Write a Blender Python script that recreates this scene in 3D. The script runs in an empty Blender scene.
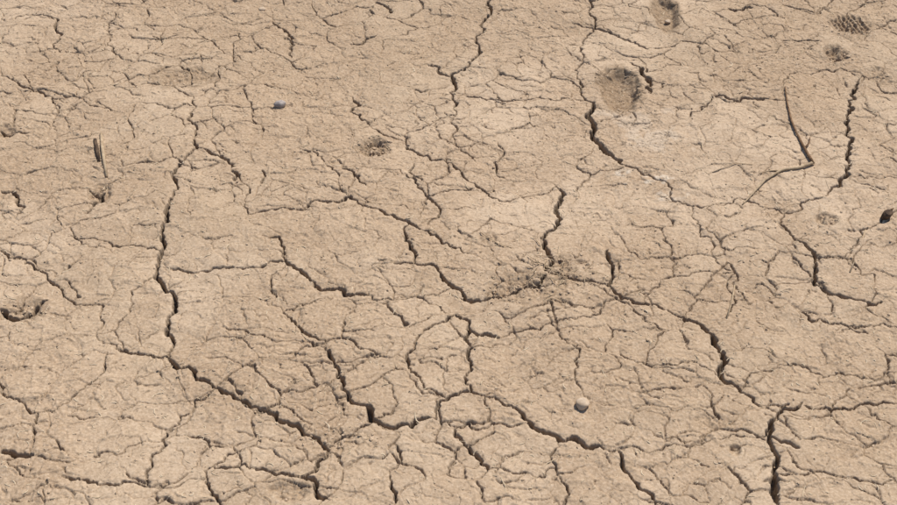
import bpy, math, random, time
import numpy as np
from mathutils import Vector
T0=time.time()
rng=np.random.default_rng(7); random.seed(7)
sc=bpy.context.scene
# ------------------------------------------------------------------ camera
PITCH=math.radians(40); DIST=2.95; HF=math.radians(38)
fwd=np.array([0,math.cos(PITCH),-math.sin(PITCH)]); cup=np.array([0,math.sin(PITCH),math.cos(PITCH)])
cpos=-fwd*DIST
FOC=448.5/math.tan(HF/2)
def G(u,v):
    """image pixel, cast through the camera onto the ground plane -> ground metres"""
    r=fwd+np.array([1.,0,0])*((u-448.5)/FOC)+cup*((252.5-v)/FOC)
    t=-cpos[2]/r[2]
    p=cpos+r*t
    return float(p[0]),float(p[1])
cd=bpy.data.cameras.new("camera"); cam=bpy.data.objects.new("camera",cd); sc.collection.objects.link(cam)
cam.location=Vector(cpos.tolist()); cam.rotation_euler=(math.pi/2-PITCH,0,0)
cd.sensor_width=36; cd.lens=18/math.tan(HF/2); cd.clip_end=2000; cd.clip_start=0.05
sc.camera=cam
PX=2.2e-3
# ------------------------------------------------------------------ grid
def axis(a,b,step,far):
    c=np.arange(a,b,step)
    o=[];s=step;x=b
    while x<far:
        o.append(x); s*=1.12; x+=s
    o=np.array(o+[far])
    l=[];s=step;x=a-step
    while x>-far:
        l.append(x); s*=1.12; x-=s
    l=np.array(l+[-far])[::-1]
    return np.concatenate([l,c,o])
xs=axis(-1.40,1.40,0.00155,400.); ys=axis(-.80,1.25,0.00180,400.)
nx,ny=len(xs),len(ys)
X,Y=np.meshgrid(xs,ys); X=X.astype(np.float32); Y=Y.astype(np.float32)
print("grid",nx,ny)
TAB=rng.random((64,256*256)).astype(np.float32)
def vn(x,y,seed):
    ix=np.floor(x); iy=np.floor(y); fx=x-ix; fy=y-iy
    ix=ix.astype(np.int32); iy=iy.astype(np.int32)
    fx=fx*fx*fx*(fx*(fx*6-15)+10); fy=fy*fy*fy*(fy*(fy*6-15)+10)
    t=TAB[seed%64]; x0=ix&255; x1=(ix+1)&255; y0=(iy&255)<<8; y1=((iy+1)&255)<<8
    a=t[y0|x0]; b=t[y0|x1]; c=t[y1|x0]; d=t[y1|x1]
    a=a+(b-a)*fx; c=c+(d-c)*fx
    return (a+(c-a)*fy)*2-1
def fbm(x,y,s,o=4,g=.5,l=2.03):
    r=0;a=1
    for i in range(o):
        ca,sa=math.cos(i*1.1+.4),math.sin(i*1.1+.4)
        r=r+a*vn((x*ca-y*sa)*s+13.7*i,(x*sa+y*ca)*s+5.1*i,(i*7+int(s*3))%64); a*=g; s*=l
    return r
def sst(a,b,x):
    t=np.clip((x-a)/(b-a),0,1); return t*t*(3-2*t)
def voro(x,y,seed):
    ix=np.floor(x).astype(np.int32); iy=np.floor(y).astype(np.int32)
    T1=TAB[seed%64];T2=TAB[(seed+1)%64];T3=TAB[(seed+2)%64]
    best=np.full(x.shape,9e9,np.float32); bx=np.zeros_like(best);by=np.zeros_like(best);bid=np.zeros(x.shape,np.int32)
    fx=x-ix; fy=y-iy; fx=fx.astype(np.float32); fy=fy.astype(np.float32); cand=[]
    for j in(-1,0,1):
        for i in(-1,0,1):
            k=((ix+i)&255)|(((iy+j)&255)<<8)
            px=T1[k]*np.float32(.96)+np.float32(i+.02)-fx; py=T2[k]*np.float32(.96)+np.float32(j+.02)-fy
            cand.append((k,px,py))
            d=px*px+py*py; m=d<best
            best[m]=d[m];bx[m]=px[m];by[m]=py[m];bid[m]=k[m]
    e=np.full(x.shape,9e9,np.float32); e_id=np.zeros(x.shape,np.int32)
    for k,px,py in cand:
        dx=px-bx;dy=py-by; Ln=np.sqrt(dx*dx+dy*dy)
        d=((px+bx)*dx+(py+by)*dy)*np.float32(.5)/np.maximum(Ln,1e-4)
        m=(d<e)&(Ln>1e-4)
        e[m]=d[m]; e_id[m]=(k[m]+bid[m])&65535
    return e,T3[e_id],T3[bid],T1[bid]-.5,T2[bid]-.5,bx,by
near=(np.exp(-(np.maximum(np.hypot(X,Y-.2)-2.5,0)/3.)**2)).astype(np.float32)
# ------------------------------------------------------------------ base relief
wx=X+.014*fbm(X,Y,9,2)+.007*fbm(X+2,Y,26,2)+.0030*fbm(X+7,Y,75,3); wy=Y+.014*fbm(X,Y+9,9,2)+.007*fbm(X,Y+4,26,2)+.0030*fbm(X,Y+5,75,3)
H=.010*fbm(X,Y,1.6,3)+.0026*fbm(X,Y,9.,2)
rough=sst(-.5,.6,fbm(X+3,Y-2,2.7,3))            # rougher, flakier regions
H+=(.0004+.0006*rough)*fbm(wx,wy,38,2)
H+=(.0002+.0004*rough)*fbm(X,Y,140,3,.65)
print("relief",time.time()-T0)
C=np.zeros_like(H)     # crack depth (m)
M=np.zeros_like(H)     # darkening mask: shade of cracks and ledges painted into the colour
L=np.zeros_like(H)     # ledges
EP=[]
def plates(cell,ax,ay,seed,lo,hi,wmm,dep,step,tilt,gate):
    e,er,cr,tx,ty,bx,by=voro(wx/(cell*ax),wy/(cell*ay),seed)
    d=e*cell*min(ax,ay)
    g=sst(lo,hi,er)
    w=wmm*1e-3*g*gate
    k=np.clip(1-d/np.maximum(w,1e-5),0,1)*(w>2e-4)
    k=np.sqrt(k)
    hh=step*(cr-.5)*2+tilt*(-tx*bx-ty*by)
    EP.append((d,cr,g))
    rnd=-.0008*wmm*g*gate*np.exp(-d/(.0018*wmm))      # rounded plate shoulders
    return k*dep*np.clip(w/(wmm*1e-3),0,1), hh*sst(0,.08,e)+rnd
g1=.52+.48*sst(-.6,.5,fbm(X-4,Y+2,4.,2))
wn=(.45+.95*(.5+.5*vn(X*45,Y*45,41)))
c1,h1=plates(.090,1.15,.95,3,-.3,.75,2.05,.009,.0013,.0045,g1*wn)
c2,h2=plates(.044,1.2,.9,11,.15,.95,1.7,.006,.0010,.0034,(.42+.58*sst(-.4,.5,fbm(X+8,Y+2,6.,2)))*wn)
c3,h3=plates(.020,1.3,.9,23,.40,1.,1.25,.0035,.0008,.0026,(.25+.7*rough)*wn)
C=np.maximum(np.maximum(c1,c2),c3); H+=(h1+h2+h3*(.3+.6*rough))*near
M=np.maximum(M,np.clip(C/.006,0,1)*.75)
print("plates",time.time()-T0)
# ------------------------------------------------------------------ crack strokes
def stamp(pts,ws,depth,mask,soft=0.,ledge=0.,lw=.006):
    for i in range(len(pts)-1):
        (ax,ay),(bx,by)=pts[i],pts[i+1]; w0,w1=ws[i],ws[i+1]
        m=max(w0,w1)*1.8+(lw*2.2 if ledge else 0)+(lw*3 if soft else 0)+.002
        i0,i1=np.searchsorted(xs,(min(ax,bx)-m,max(ax,bx)+m)); j0,j1=np.searchsorted(ys,(min(ay,by)-m,max(ay,by)+m))
        if i1<=i0 or j1<=j0: continue
        sl=(slice(j0,j1),slice(i0,i1)); x=X[sl];y=Y[sl]
        dx,dy=bx-ax,by-ay; LL=dx*dx+dy*dy+1e-12
        t=np.clip(((x-ax)*dx+(y-ay)*dy)/LL,0,1)
        ex=x-ax-t*dx; ey=y-ay-t*dy
        d=np.sqrt(ex*ex+ey*ey); w=w0+(w1-w0)*t
        k=np.clip((w-d)/(w*.55),0,1)
        cc=k*depth*np.clip(w/ws_ref,0.15,1.6)
        if soft: cc=cc+soft*np.exp(-(np.maximum(d-w*.6,0)/lw)**1.3)*np.clip(w/.0025,.3,1.3)*np.clip((m-d)/.002,0,1)
        C[sl]=np.maximum(C[sl],cc)
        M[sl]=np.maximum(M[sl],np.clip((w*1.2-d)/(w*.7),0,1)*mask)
        if ledge:
            s=(ex*dy-ey*dx)>0
            f=np.where(s,np.exp(-(d/lw)**1.5),0)*ledge*(np.clip(w/max(ws),0,1))
            L[sl]=np.maximum(L[sl],f)
ws_ref=.004
def fract(pts,rough_,minl=.005):
    pts=[np.array(p) for p in pts]
    while True:
        out=[pts[0]];big=False
        for a,b in zip(pts[:-1],pts[1:]):
            l=np.linalg.norm(b-a)
            if l>minl:
                n=np.array([-(b-a)[1],(b-a)[0]])
                out.append((a+b)/2+n*rng.normal()*rough_); big=big or l/2>minl
            out.append(b)
        pts=out
        if not big: return pts
def crack(uv,wpx,depth=.020,taper=(0.45,0.45),mask=.95,jag=.13,br=1.):
    P=[G(*p) for p in uv]
    base=wpx if isinstance(wpx,(list,tuple)) else [wpx]*len(uv)
    seg=np.cumsum([0]+[math.dist(P[i],P[i+1]) for i in range(len(P)-1)])
    pts=fract(P,jag); cum=[0]
    for a,b in zip(pts[:-1],pts[1:]): cum.append(cum[-1]+float(np.linalg.norm(b-a)))
    cum=np.array(cum)/cum[-1]
    w=np.interp(cum,seg/seg[-1],base)*PX*.5
    w=np.where(w>.0030,.0030+(w-.0030)*.65,w)
    tp=np.minimum(1,np.minimum(taper[0]+cum/.12,taper[1]+(1-cum)/.12))
    n=len(pts); nz=np.interp(np.arange(n),np.arange(0,n+4,4),rng.random(len(np.arange(0,n+4,4))))
    nz=.28+.9*nz+.25*rng.random(n)
    w=w*tp*nz
    stamp([tuple(p) for p in pts],list(np.maximum(w,.0009)),depth,mask,soft=.0020,lw=.005)
    nb=rng.poisson(seg[-1]*10*br)
    for _ in range(nb):
        i=rng.integers(1,max(2,n-1)); a=pts[i]-pts[i-1]; an=math.atan2(a[1],a[0])+rng.choice([-1,1])*rng.uniform(.5,1.7)
        walk(pts[i],an,rng.uniform(.015,.06),min(w[i]*1.1,.0015)*rng.uniform(.5,1.),.008)
def walk(p,an,length,hw,depth,bend=.35,mask=.75,ledge=0.,st=.007,lw=.006):
    n=max(3,int(length/st)); q=[tuple(p)]; cur=0
    for i in range(n):
        cur=.6*cur+rng.normal()*bend; an+=cur*.6
        q.append((q[-1][0]+math.cos(an)*st,q[-1][1]+math.sin(an)*st))
    f=np.linspace(0,1,n+1); ww=hw*(1-f**2*.85)*(.6+.7*rng.random(n+1))
    stamp(q,list(np.maximum(ww,.0004)),depth,mask,ledge=ledge,lw=lw)
K=[
([(193,95),(190,118),(197,150),(180,168),(172,178),(178,192),(170,205),(165,225),(163,248),(158,262),(160,280),(172,290),(175,310),(172,335),(168,355)],[2.5,3,4,5,5,4,5,6,5.5,6,5,6,7,6.5,7]),
([(168,356),(195,370),(215,388),(245,402),(270,415),(300,430),(322,447),(329,453)],[6,5,5,5.5,5.5,5,6,7]),
([(168,354),(150,352),(128,350),(110,341),(98,338)],[6,4,3,2,1.5]),
([(163,266),(190,271),(225,268),(262,267),(287,264)],2.4),
([(262,237),(284,247),(288,264),(305,275),(325,290),(345,296),(368,297),(372,292)],[2,2.5,4,4,5,5,4,3]),
([(248,216),(285,209),(320,201),(350,196),(362,205),(385,215),(410,224),(428,232),(447,245),(472,257)],[2,3,3.5,4,4.5,3.5,3,3,3,2]),
([(488,0),(492,12),(485,30),(478,55),(468,62),(452,72),(450,90),(456,112)],[5,5,4.5,4,4,5,5,4]),
([(456,112),(453,135),(462,150),(476,160)],2.2),
([(428,64),(440,72),(452,73)],4),
([(466,93),(490,96),(512,97),(525,99)],3),
([(524,98),(555,100),(585,98)],1.8),
([(585,96),(587,115),(592,135),(605,150),(622,163)],[5,8,9,8,8]),
([(622,163),(640,170),(655,178),(672,190),(690,205)],2.4),
([(556,183),(561,195),(556,212),(545,235),(548,255),(545,274)],[5,5,6,6,7,7]),
([(597,0),(588,15),(583,40),(576,70),(585,97)],[4,3,2.6,2.4,3]),
([(572,25),(595,29),(620,38),(648,49)],[2,4,4,3]),
([(862,78),(852,95),(847,120),(850,145),(848,170),(838,190),(822,200)],[4,6,6,5.5,6,5,3]),
([(783,214),(790,235),(805,245),(815,262),(814,282),(830,293),(850,297),(882,300)],[3,4,4.5,5,6,5,5,5]),
([(822,200),(800,205),(783,214)],2),
([(672,312),(700,322),(713,332),(718,345),(727,358),(722,376),(740,388),(762,405)],[3,3.5,6,8,8,5,3.5,2.5]),
([(608,250),(613,268),(608,285),(622,298),(645,303),(672,312)],[5,4,3.5,4,3,3]),
([(803,400),(782,410),(769,430),(775,450),(775,475),(779,506)],[4,5,7,7,8,8]),
([(770,434),(786,440),(800,447)],3),
([(803,403),(840,406),(870,401),(900,403)],2.6),
([(326,345),(330,358),(338,370),(344,387),(352,406),(370,424),(385,430),(412,430),(436,422)],[3,4,5,6,7,8,5,5,3]),
([(436,422),(448,402),(470,395),(500,403),(520,412),(536,428),(560,438),(584,443),(604,446)],[3,3.5,3.5,3.5,3.5,6,6,7,4]),
([(455,316),(468,335),(467,360),(464,380),(471,394)],[5,4,3.5,4,3.5]),
([(466,331),(482,336),(500,339)],[5,5,3]),
([(408,222),(410,245),(415,266),(440,275),(452,287),(466,301),(490,299),(520,291),(545,279)],[3,4.5,4,3,6,7,4,5,6]),
([(415,266),(395,266),(378,262)],1.8),
([(283,312),(296,325),(312,338),(327,345)],2.6),
([(283,312),(300,304),(325,299)],1.6),
([(327,345),(300,343),(270,340),(245,330),(222,326)],1.8),
([(455,316),(432,328),(416,345),(411,372),(423,392),(446,402)],[4,3,3,3,3,3]),
([(500,339),(530,330),(560,322),(590,318),(606,300)],2),
([(455,429),(464,445),(478,456),(488,468)],[3,4,4,3]),
([(440,424),(455,429),(480,430),(515,425),(534,427)],2),
([(618,447),(624,465),(640,485),(658,502)],[4,4,3,3]),
([(328,453),(318,470),(303,481),(316,490),(328,502)],[3,3,5,8,6]),
([(328,453),(345,440),(372,427)],2.6),
([(395,448),(402,462),(391,483),(396,505)],2.6),
([(303,481),(270,474),(235,470),(213,468)],2.8),
([(213,468),(207,480),(212,497),(222,508)],2.4),
([(213,468),(228,455),(258,442)],1.8),
([(166,430),(163,448),(152,466),(149,488)],2.6),
([(166,430),(190,412),(212,392)],1.8),
([(149,488),(115,487),(85,480),(62,476)],2.6),
([(149,488),(180,487),(207,480)],1.8),
([(0,452),(16,455),(33,454)],[6,7,4]),
([(0,384),(18,400),(38,413),(34,440),(30,454)],2.2),
([(38,413),(70,398),(96,378),(107,350)],1.9),
([(0,308),(14,318),(32,312),(47,299)],[5,9,9,5]),
([(0,248),(22,256),(42,270),(62,291),(98,338)],[3,2.5,2.5,2,1.6]),
([(0,188),(18,196),(24,205),(15,216)],[3,4,4,3]),
([(0,74),(20,84),(45,93),(62,96)],[2,3.5,3,2]),
([(0,128),(12,131),(30,130)],[5,6,2]),
([(43,12),(55,28),(60,50)],[2,4,3]),([(50,96),(58,110),(56,128)],2.2),
([(115,12),(112,34),(120,55)],2.4),([(197,150),(214,157),(232,170)],3),
([(105,192),(92,208),(84,214)],[6,5,2]),([(70,235),(100,240),(130,246),(160,250)],1.8),
([(272,18),(288,30),(291,55)],[2,4,3]),([(350,41),(362,42),(376,34)],[3,6,3]),
([(352,94),(350,110),(362,118),(378,128),(402,138)],[3,4,2,2,2]),
([(405,132),(414,148),(438,158),(462,170),(480,186),(502,201)],[2.4,3.5,2.8,2.8,2.8,2]),
([(414,162),(415,182),(426,195),(440,209),(427,226)],2.6),([(426,195),(450,190),(474,187)],2.2),
([(502,201),(530,195),(555,184)],1.8),([(498,140),(494,160),(505,176)],2),
([(711,97),(740,103),(765,102),(790,106)],[2,6,4,2]),([(711,97),(700,112),(688,118)],2),
([(780,44),(800,45),(818,44)],[2,5,3]),([(728,12),(742,13),(752,11)],5),
([(782,92),(810,76),(840,70),(862,78)],1.8),([(862,78),(880,92),(897,94)],2),
([(648,49),(680,42),(710,50),(740,55)],1.8),([(690,205),(720,205),(745,200),(783,214)],1.8),
([(800,310),(830,322),(870,324),(900,326)],2.2),([(762,405),(790,402)],2),
([(604,446),(650,450),(700,442),(768,432)],1.6),([(560,438),(556,465),(570,490),(560,508)],1.8),
([(545,274),(580,282),(608,285)],2),([(556,318),(580,350),(575,380),(590,398)],1.8),
([(645,303),(660,280),(700,270),(735,272)],1.6),([(735,272),(735,295),(722,318)],2),
([(690,205),(700,235),(735,272)],1.5),([(815,262),(850,250),(870,230),(883,220)],1.8),
([(350,196),(340,175),(322,160),(300,150)],1.8),([(342,168),(358,176),(366,186)],[4,5,3]),
([(193,95),(170,84),(150,82)],2),([(193,95),(215,80),(235,60),(240,30)],1.8),
([(287,264),(270,290),(283,312)],1.6),([(368,297),(395,303),(420,300),(452,288)],1.8),
([(130,350),(118,320),(130,290),(158,270)],1.4),([(620,350),(650,365),(690,360),(722,376)],1.6),
([(456,112),(430,122),(405,132)],1.8),([(375,2),(386,6),(392,12)],4),([(152,35),(165,37),(178,33)],2.2),
([(232,172),(250,190),(248,216)],1.8),([(60,50),(85,60),(112,58)],1.6),([(0,15),(25,12),(43,12)],2),
([(740,388),(760,370),(800,362),(850,372),(900,368)],1.6),([(775,475),(820,470),(860,480),(900,478)],1.8),
([(488,468),(510,470),(560,465)],1.6),([(232,172),(238,176),(235,182)],5),([(262,170),(266,176),(260,184)],3),
]
for uv,w in K: crack(uv,w)
print("main cracks",time.time()-T0)
for _ in range(450):
    p=(rng.uniform(-1.5,1.5),rng.uniform(-.9,1.3))
    walk(p,rng.uniform(0,6.28),rng.uniform(.03,.10),rng.uniform(.0006,.0014),.007,bend=.4)
for _ in range(15000):
    p=(rng.uniform(-1.45,1.45),rng.uniform(-.85,1.3)); big=rng.random()<.12
    walk(p,rng.normal()*.9+(math.pi if rng.random()<.5 else 0),rng.uniform(.005,.020)*(1.6 if big else 1),rng.uniform(.0007,.0014),.004,bend=.6,mask=.55,ledge=rng.uniform(.0007,.0025)*(1.8 if big else 1),st=.004,lw=rng.uniform(.003,.007))
print("strokes",time.time()-T0)
# ------------------------------------------------------------------ prints and disturbed spots
Tn=np.zeros_like(H)  # brown tone of prints and hollows, their shade painted into it
def ell(sl,u,v,ru,rv,am=.16):
    x,y=G(u,v); a=ru*PX; b=abs(G(u,v-rv)[1]-y)
    xx=X[sl];yy=Y[sl]
    return np.sqrt(((xx-x)/a)**2+((yy-y)/b)**2)+am*vn(xx*28,yy*28,5)+am*.6*vn(xx*75,yy*75,9)
def win(u,v,ru,rv,k=2.2):
    x,y=G(u,v); a=ru*PX*k; b=abs(G(u,v-rv)[1]-y)*k
    i0,i1=np.searchsorted(xs,(x-a,x+a)); j0,j1=np.searchsorted(ys,(y-b,y+b)); return (slice(j0,j1),slice(i0,i1))
def dent(u,v,ru,rv,dep,tone=.6,rgh=0.,rim=.003,flat=.55,am=.16):
    sl=win(u,v,ru,rv)
    r=ell(sl,u,v,ru,rv,am); k=1-sst(flat,1.,r)
    if dep>.015: C[sl]*=(1-k*.95); L[sl]*=(1-k*.8); M[sl]*=(1-k*.9)
    H[sl]+=-dep*k+rim*np.exp(-((r-1.15)/.22)**2)
    if rgh: H[sl]+=rgh*k*fbm(X[sl],Y[sl],60,4,.6)
    Tn[sl]=np.maximum(Tn[sl],(1-sst(.8,1.2,r))*tone)
dent(620,88,27,23,.024,.95,.0016,.002,.5,.12)
dent(665,15,20,18,.022,.9,.002,.002,.5,.12)
dent(375,147,18,10,.012,.75,.009,.003)
dent(850,29,27,10,.006,.55,.006,.002)
dent(836,58,15,9,.010,.6,.008,.002)
dent(518,292,44,17,.006,.5,.006,.001,.2,.4)
dent(568,272,18,15,.006,.5,.006,.001,.2,.4)
dent(826,222,12,7,.005,.4,.006,.001)
dent(20,310,28,12,.005,.4,.005,.002,.3,.3)
dent(185,76,42,12,.004,.65,.004,0,.2,.4)
dent(5,130,14,9,.008,.4,.004,.001)
dent(100,195,12,10,.004,.35,.005,.001)
dent(880,78,22,10,.004,.4,.004,.001)
dent(345,445,30,12,.004,.25,.004,.001,.2,.4)
dent(290,495,18,10,.008,.5,.005,.001)
dent(715,420,20,10,.003,.15,.003,.001)
dent(488,240,10,6,.003,.5,.004,.001)
dent(735,448,6,6,.006,.4,.001,.001)
crack([(630,62),(642,68),(649,78),(650,94)],[5,9,10,5],.03,br=0)
x0,y0=G(850,29); sl=win(850,29,26,11); r=ell(sl,850,29,26,11); H[sl]+=.004*np.sin((X[sl]-x0)*math.tau/.014+(Y[sl]-y0)*90)*(1-sst(.6,1.1,r))
# pale salt crust
PA=np.zeros_like(H)
for (u,v,ru,rv,s) in((645,181,18,8,.9),(618,172,20,7,.7),(670,195,12,5,.5),(652,140,30,14,.3),(640,120,34,12,.25)):
    sl=win(u,v,ru,rv); r=ell(sl,u,v,ru,rv,.9); PA[sl]=np.maximum(PA[sl],(1-sst(.3,1.,r))*s)
H+=L*near
H-=C*near
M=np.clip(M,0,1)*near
# large and medium colour variation of the soil
V1_=np.clip(.5+.75*fbm(X,Y,1.9,3),0,1); V2_=np.clip(.5+.8*fbm(wx+5,wy,13,3),0,1)
d1,cr1,g_1=EP[0]; d2,cr2,g_2=EP[1]
edge=np.exp(-(d1/.010)**2)*.6*g_1+np.exp(-(d2/.005)**2)*.5*g_2
cellv=(cr1*.5+cr2*.5)
print("done field",time.time()-T0)
def hgt(x,y):
    i=int(np.clip(np.searchsorted(xs,x),0,nx-1)); j=int(np.clip(np.searchsorted(ys,y),0,ny-1))
    return float(H[j,i])
# ------------------------------------------------------------------ mesh
me=bpy.data.meshes.new("ground")
N=nx*ny
co=np.empty((N,3),np.float32); co[:,0]=X.ravel();co[:,1]=Y.ravel();co[:,2]=H.ravel()
idx=np.arange(N,dtype=np.int32).reshape(ny,nx)
q=np.stack([idx[:-1,:-1],idx[:-1,1:],idx[1:,1:],idx[1:,:-1]],-1).reshape(-1,4)
nf=len(q)
me.vertices.add(N); me.vertices.foreach_set("co",co.ravel())
me.loops.add(nf*4); me.loops.foreach_set("vertex_index",q.ravel())
me.polygons.add(nf); me.polygons.foreach_set("loop_start",np.arange(0,nf*4,4,dtype=np.int32))
me.polygons.foreach_set("use_smooth",np.ones(nf,bool))
# soil pigment per point (dry clay, dust, painted shade of cracks and hollows), linear albedo
def lerp(a,b,t): return a+(b-a)*t[...,None]
col=lerp(np.array([.415,.310,.213]),np.array([.490,.375,.268]),V1_)
col=lerp(col,np.array([.350,.250,.165]),np.clip(V2_-.35,0,1)*.7)
col=lerp(col,np.array([.54,.425,.31]),np.clip(cellv-.45,0,1)*.5)
col=lerp(col,np.array([.355,.252,.166]),rough*.42)
col=lerp(col,np.array([.32,.24,.17]),np.clip(edge,0,1)*.35)
col=lerp(col,np.array([.23,.16,.10]),Tn*.8)  # darker hollows: shade put into the soil colour
col=lerp(col,np.array([.66,.59,.50]),PA*.8)
col=lerp(col,np.array([.13,.108,.088]),M*.75)  # crack and ledge shade painted over the soil colour
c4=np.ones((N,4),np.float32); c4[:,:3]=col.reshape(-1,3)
ca_=me.color_attributes.new("pigment_shade",'FLOAT_COLOR','POINT'); ca_.data.foreach_set("color",c4.ravel())
del c4,col
me.update(calc_edges=True)
ground=bpy.data.objects.new("ground",me); sc.collection.objects.link(ground)
print("mesh",time.time()-T0)
# ------------------------------------------------------------------ materials
def mat(name):
    m=bpy.data.materials.new(name); m.use_nodes=True; nt=m.node_tree; nt.nodes.clear()
    o=nt.nodes.new("ShaderNodeOutputMaterial"); b=nt.nodes.new("ShaderNodeBsdfPrincipled")
    nt.links.new(b.outputs[0],o.inputs[0]); b.inputs["Roughness"].default_value=.95; b.inputs["Specular IOR Level"].default_value=.1
    return m,nt,b
def noise(nt,vec,scale,detail=4,rough_=.6,dist=0):
    n=nt.nodes.new("ShaderNodeTexNoise"); n.inputs["Scale"].default_value=scale;n.inputs["Detail"].default_value=detail
    n.inputs["Roughness"].default_value=rough_; n.inputs["Distortion"].default_value=dist; nt.links.new(vec,n.inputs["Vector"]); return n.outputs["Fac"]
def mr(nt,f,a,b,c=0,d=1):
    n=nt.nodes.new("ShaderNodeMapRange"); n.inputs[1].default_value=a;n.inputs[2].default_value=b;n.inputs[3].default_value=c;n.inputs[4].default_value=d
    nt.links.new(f,n.inputs[0]); return n.outputs[0]
def mix(nt,f,a,b,mode='MIX'):
    n=nt.nodes.new("ShaderNodeMix"); n.data_type='RGBA'; n.blend_type=mode
    for s,v in((0,f),(6,a),(7,b)):
        if isinstance(v,(tuple,float,int)): n.inputs[s].default_value=(v if not isinstance(v,tuple) else (*v,1))
        else: nt.links.new(v,n.inputs[s])
    return n.outputs[2]
m,nt,b=mat("dry_cracked_soil")
tc=nt.nodes.new("ShaderNodeTexCoord").outputs["Object"]
at=nt.nodes.new("ShaderNodeAttribute"); at.attribute_name="pigment_shade"
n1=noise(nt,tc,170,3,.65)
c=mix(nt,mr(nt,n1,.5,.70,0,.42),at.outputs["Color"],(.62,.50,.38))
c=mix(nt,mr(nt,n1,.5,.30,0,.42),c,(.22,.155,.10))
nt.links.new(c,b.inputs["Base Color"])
bp=nt.nodes.new("ShaderNodeBump"); bp.inputs["Strength"].default_value=.8; bp.inputs["Distance"].default_value=.0017
nt.links.new(n1,bp.inputs["Height"]); nt.links.new(bp.outputs[0],b.inputs["Normal"])
me.materials.append(m)
def simple(name,c1,c2,scale,bump=.0005):
    m,nt,b=mat(name); tc=nt.nodes.new("ShaderNodeTexCoord").outputs["Object"]
    nt.links.new(mix(nt,mr(nt,noise(nt,tc,scale,3,.6),.35,.65),c1,c2),b.inputs["Base Color"])
    bp=nt.nodes.new("ShaderNodeBump"); bp.inputs["Distance"].default_value=bump; bp.inputs["Strength"].default_value=1
    nt.links.new(noise(nt,tc,scale*4,2),bp.inputs["Height"]); nt.links.new(bp.outputs[0],b.inputs["Normal"]); return m
m_straw=simple("straw",(.44,.345,.23),(.64,.53,.39),20)
m_twig=simple("dry_twig_bark",(.11,.065,.038),(.24,.15,.09),60)
m_stalk=simple("bleached_stalk",(.46,.36,.245),(.32,.235,.155),80)
m_crumb=simple("soil_crumb",(.36,.265,.178),(.49,.375,.27),60)
m_grey=simple("grey_stone",(.27,.235,.225),(.40,.355,.33),90)
m_brn=simple("brown_stone",(.42,.32,.23),(.56,.45,.34),70)
m_dark=simple("stub_wood_and_shadow",(.05,.035,.028),(.13,.09,.06),70)
# ------------------------------------------------------------------ helpers
class MB:
    def __init__(s): s.v=[];s.f=[]
    def tube(s,pts,rad,n=5,flat=1.):
        b0=len(s.v); pts=[Vector(p) for p in pts]
        for i,p in enumerate(pts):
            t=(pts[min(i+1,len(pts)-1)]-pts[max(i-1,0)]).normalized()
            a=t.cross(Vector((0,0,1))); a=a.normalized() if a.length>1e-3 else Vector((1,0,0)); bb=a.cross(t)
            for k in range(n):
                an=math.tau*k/n; s.v.append(tuple(p+a*math.cos(an)*rad[i]+bb*math.sin(an)*rad[i]*flat))
        for i in range(len(pts)-1):
            for k in range(n):
                s.f.append((b0+i*n+k,b0+i*n+(k+1)%n,b0+(i+1)*n+(k+1)%n,b0+(i+1)*n+k))
        s.f.append(tuple(b0+k for k in range(n))[::-1]); s.f.append(tuple(b0+(len(pts)-1)*n+k for k in range(n)))
    def obj(s,name,m,smooth=False,parent=None):
        me=bpy.data.meshes.new(name); me.from_pydata(s.v,[],s.f); me.materials.append(m)
        if smooth: me.polygons.foreach_set("use_smooth",[True]*len(me.polygons))
        o=bpy.data.objects.new(name,me); sc.collection.objects.link(o)
        if parent: o.parent=parent
        return o
def gp(u,v,dz=0):
    x,y=G(u,v); return Vector((x,y,hgt(x,y)+dz))
def ico(sub):
    import bmesh
    bm=bmesh.new(); bmesh.ops.create_icosphere(bm,subdivisions=sub,radius=1); v=np.array([q.co[:] for q in bm.verts]); f=[[w.index for w in q.verts] for q in bm.faces]; bm.free(); return v,f
I1=ico(1);I3=ico(3)
def stone(name,u,v,sx,sy,sz,m,rot=0.,sink=.3,seed=1,facet=.25):
    r=np.random.default_rng(seed); V=I3[0].copy()
    for _ in range(14):
        n=r.normal(size=3); n/=np.linalg.norm(n); d=r.uniform(.62,.95); k=V@n-d; V-=np.outer(np.maximum(k,0),n)*.9
    V*=1+.04*r.normal(size=(len(V),1)); V*=[sx,sy,sz]
    ca,sa=math.cos(rot),math.sin(rot); V=np.c_[V[:,0]*ca-V[:,1]*sa,V[:,0]*sa+V[:,1]*ca,V[:,2]]
    p=gp(u,v); mb=MB(); mb.v=[(a[0]+p.x,a[1]+p.y,a[2]+p.z+sz*(1-2*sink)) for a in V]; mb.f=I3[1]; return mb.obj(name,m,True)
stone("pebble",280,105,.016,.011,.011,m_grey,.4,.3,3)
stone("pebble",582,405,.016,.014,.012,m_brn,.2,.25,4)
stone("pebble",262,8,.013,.010,.005,m_brn,.1,.4,5)
stone("pebble",668,20,.010,.009,.007,m_brn,.7,.3,9)
def span(uv,lift,r,n,mat_,name,parent,k=4):
    pts=[];rr=[]
    for i in range(len(uv)-1):
        for j in range(k):
            t=j/k; u=uv[i][0]*(1-t)+uv[i+1][0]*t; v=uv[i][1]*(1-t)+uv[i+1][1]*t
            pts.append(G(u,v)); rr.append(r[i]*(1-t)+r[i+1]*t)
    pts.append(G(*uv[-1])); rr.append(r[-1])
    z=np.array([hgt(*p) for p in pts]); zs=np.convolve(np.pad(z,3,mode='edge'),np.ones(7)/7,'valid'); zs=np.maximum(zs,z-.001)
    P=[Vector((p[0],p[1],zs[i]+lift+rr[i])) for i,p in enumerate(pts)]
    mb=MB(); mb.tube(P,rr,n); return mb.obj(name,mat_,True,parent)
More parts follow.
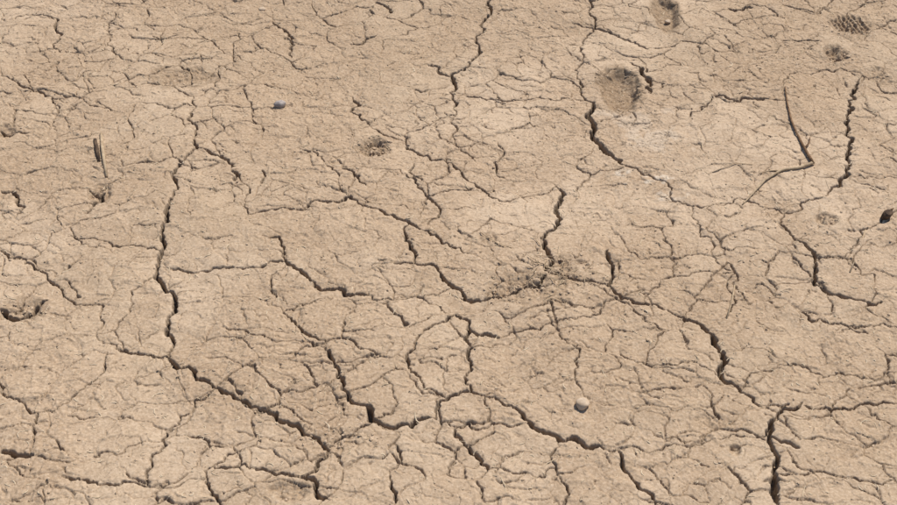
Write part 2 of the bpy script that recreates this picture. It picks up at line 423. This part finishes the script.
tw=bpy.data.objects.new("dry_twig",None); sc.collection.objects.link(tw)
span([(784,92),(786,108),(790,124),(796,138),(803,152),(812,168)],.002,[.0014,.0022,.0028,.003,.0036,.0042],6,m_twig,"upper_arm",tw)
span([(804,153),(808,148),(809,142)],.004,[.003,.002,.0012],5,m_twig,"spur",tw,2)
span([(813,167),(797,173),(780,176),(764,184),(752,196),(742,206)],.001,[.0040,.0036,.0034,.0032,.0028,.0014],6,m_stalk,"lower_arm",tw)
span([(780,176),(768,175),(758,177)],.001,[.0022,.0016,.001],5,m_stalk,"side_shoot",tw,2)
st=bpy.data.objects.new("wooden_stub",None); sc.collection.objects.link(st)
p=gp(884,219,-.008); mb=MB(); mb.tube([p,p+Vector((.0015,-.002,.012)),p+Vector((.004,-.005,.024)),p+Vector((.005,-.006,.028))],[.012,.014,.0145,.010],9,.7); mb.obj("stump",m_dark,False,st)
mb=MB(); mb.tube([p+Vector((.006,0,.018)),p+Vector((.014,.004,.028)),p+Vector((.018,.006,.03))],[.005,.003,.0015],6); mb.obj("splinter",m_twig,False,st)
def stalk(pts,r,m=m_stalk):
    mb=MB(); mb.tube([gp(*q) for q in pts],[r*(.5+.5*math.sin(math.pi*(i+.7)/(len(pts)+.4))) for i in range(len(pts))],6,.6); return mb.obj("dry_stalk",m,True)
stalk([(101,133,.003),(102,146,.005),(104,160,.005),(107,178,.003)],.0045)
stalk([(95,140,.003),(97,150,.005),(99,162,.002)],.0052,m_dark)  # dark tube standing in for the shadow slit beside the pale stalk
stalk([(865,232,.002),(858,252,.003),(850,272,.002)],.0022)
stalk([(735,284,.002),(732,300,.003),(727,318,.002)],.0018)
stalk([(752,168,.002),(735,166,.003),(712,174,.002)],.0014)
stalk([(480,235,.002),(498,247,.004),(512,250,.002)],.0016)
mb=MB()
for i in range(46):
    u=rng.normal(550,9); v=rng.normal(268,7); p=gp(u,v,-.003); an=rng.uniform(0,6.28); l=rng.uniform(.012,.050); h=rng.uniform(.2,1.1)
    d=Vector((math.cos(an),math.sin(an),h)).normalized(); s=Vector((rng.normal(),rng.normal(),-1))*.25
    pts=[p+d*l*t+s*l*t*t for t in(0,.33,.66,1)]; mb.tube(pts,[.0014,.0013,.0010,.0004],3)
for i in range(26):
    u=rng.normal(560,18); v=rng.normal(280,7); p=gp(u,v,-.002); an=rng.uniform(0,6.28); l=rng.uniform(.012,.035)
    d=Vector((math.cos(an),math.sin(an),.35)).normalized(); mb.tube([p,p+d*l*.5,p+d*l-Vector((0,0,l*.15))],[.0015,.0012,.0005],3)
mb.obj("dead_grass_tuft",m_stalk)
mb=MB()
for i in range(3800):
    x=rng.uniform(-1.45,1.45); y=rng.uniform(-.85,1.3); z=hgt(x,y); an=rng.uniform(0,6.28); l=rng.uniform(.004,.018)*(1.8 if rng.random()<.10 else 1); bend=rng.normal()*.5
    pts=[]
    for t in(-.5,-.17,.17,.5):
        a2=an+bend*t*2; px_=x+math.cos(a2)*l*t; py_=y+math.sin(a2)*l*t
        pts.append((px_,py_,max(hgt(px_,py_),z-.002)+.0008))
    w=rng.uniform(.0004,.0012); mb.tube(pts,[w*.6,w,w,w*.5],4,.5)
mb.obj("straw_litter",m_straw)
mb=MB(); V1,F1=I1
def crumb(x,y,s):
    V=V1*(1+.22*rng.normal(size=(len(V1),1)))*[s*rng.uniform(.8,1.5),s*rng.uniform(.8,1.3),s*rng.uniform(.4,.8)]
    a_=rng.uniform(0,6.28); ca,sa=math.cos(a_),math.sin(a_); z=hgt(x,y)+s*.2; b0=len(mb.v)
    mb.v.extend(map(tuple,np.c_[V[:,0]*ca-V[:,1]*sa+x,V[:,0]*sa+V[:,1]*ca+y,V[:,2]+z])); mb.f.extend([[k+b0 for k in f] for f in F1])
for i in range(6500): crumb(rng.uniform(-1.45,1.45),rng.uniform(-.85,1.3),.0008+.0022*rng.random()**3)
for (u,v,ru,rv,n) in((375,147,16,8,50),(518,292,50,14,110),(568,272,20,12,40),(850,29,24,8,50),(836,58,14,8,30),(20,310,28,10,30),(664,14,16,14,12),(345,442,36,10,60),(617,95,22,14,8)):
    for i in range(n):
        x,y=G(rng.normal(u,ru*.6),rng.normal(v,rv*.6)); crumb(x,y,.0012+.0032*rng.random()**2)
mb.obj("soil_crumbs",m_crumb)
# ------------------------------------------------------------------ light
el=math.radians(56); az=math.radians(40)
w=bpy.data.worlds.new("World"); sc.world=w; w.use_nodes=True; nt=w.node_tree
bg=nt.nodes["Background"]; sky=nt.nodes.new("ShaderNodeTexSky"); sky.sky_type='NISHITA'; sky.sun_disc=False
sky.sun_elevation=el; sky.sun_rotation=az; nt.links.new(sky.outputs[0],bg.inputs[0]); bg.inputs[1].default_value=.11
ld=bpy.data.lights.new("sun",'SUN'); ld.energy=4.8; ld.angle=math.radians(.5); ld.color=(1,.925,.81)
so=bpy.data.objects.new("sun",ld); sc.collection.objects.link(so)
sd=Vector((math.sin(az)*math.cos(el),math.cos(az)*math.cos(el),math.sin(el)))
so.rotation_euler=sd.to_track_quat('Z','Y').to_euler(); so.location=sd*5
sc.view_settings.view_transform='Standard'; sc.view_settings.look='None'; sc.view_settings.exposure=0
print("total",time.time()-T0)
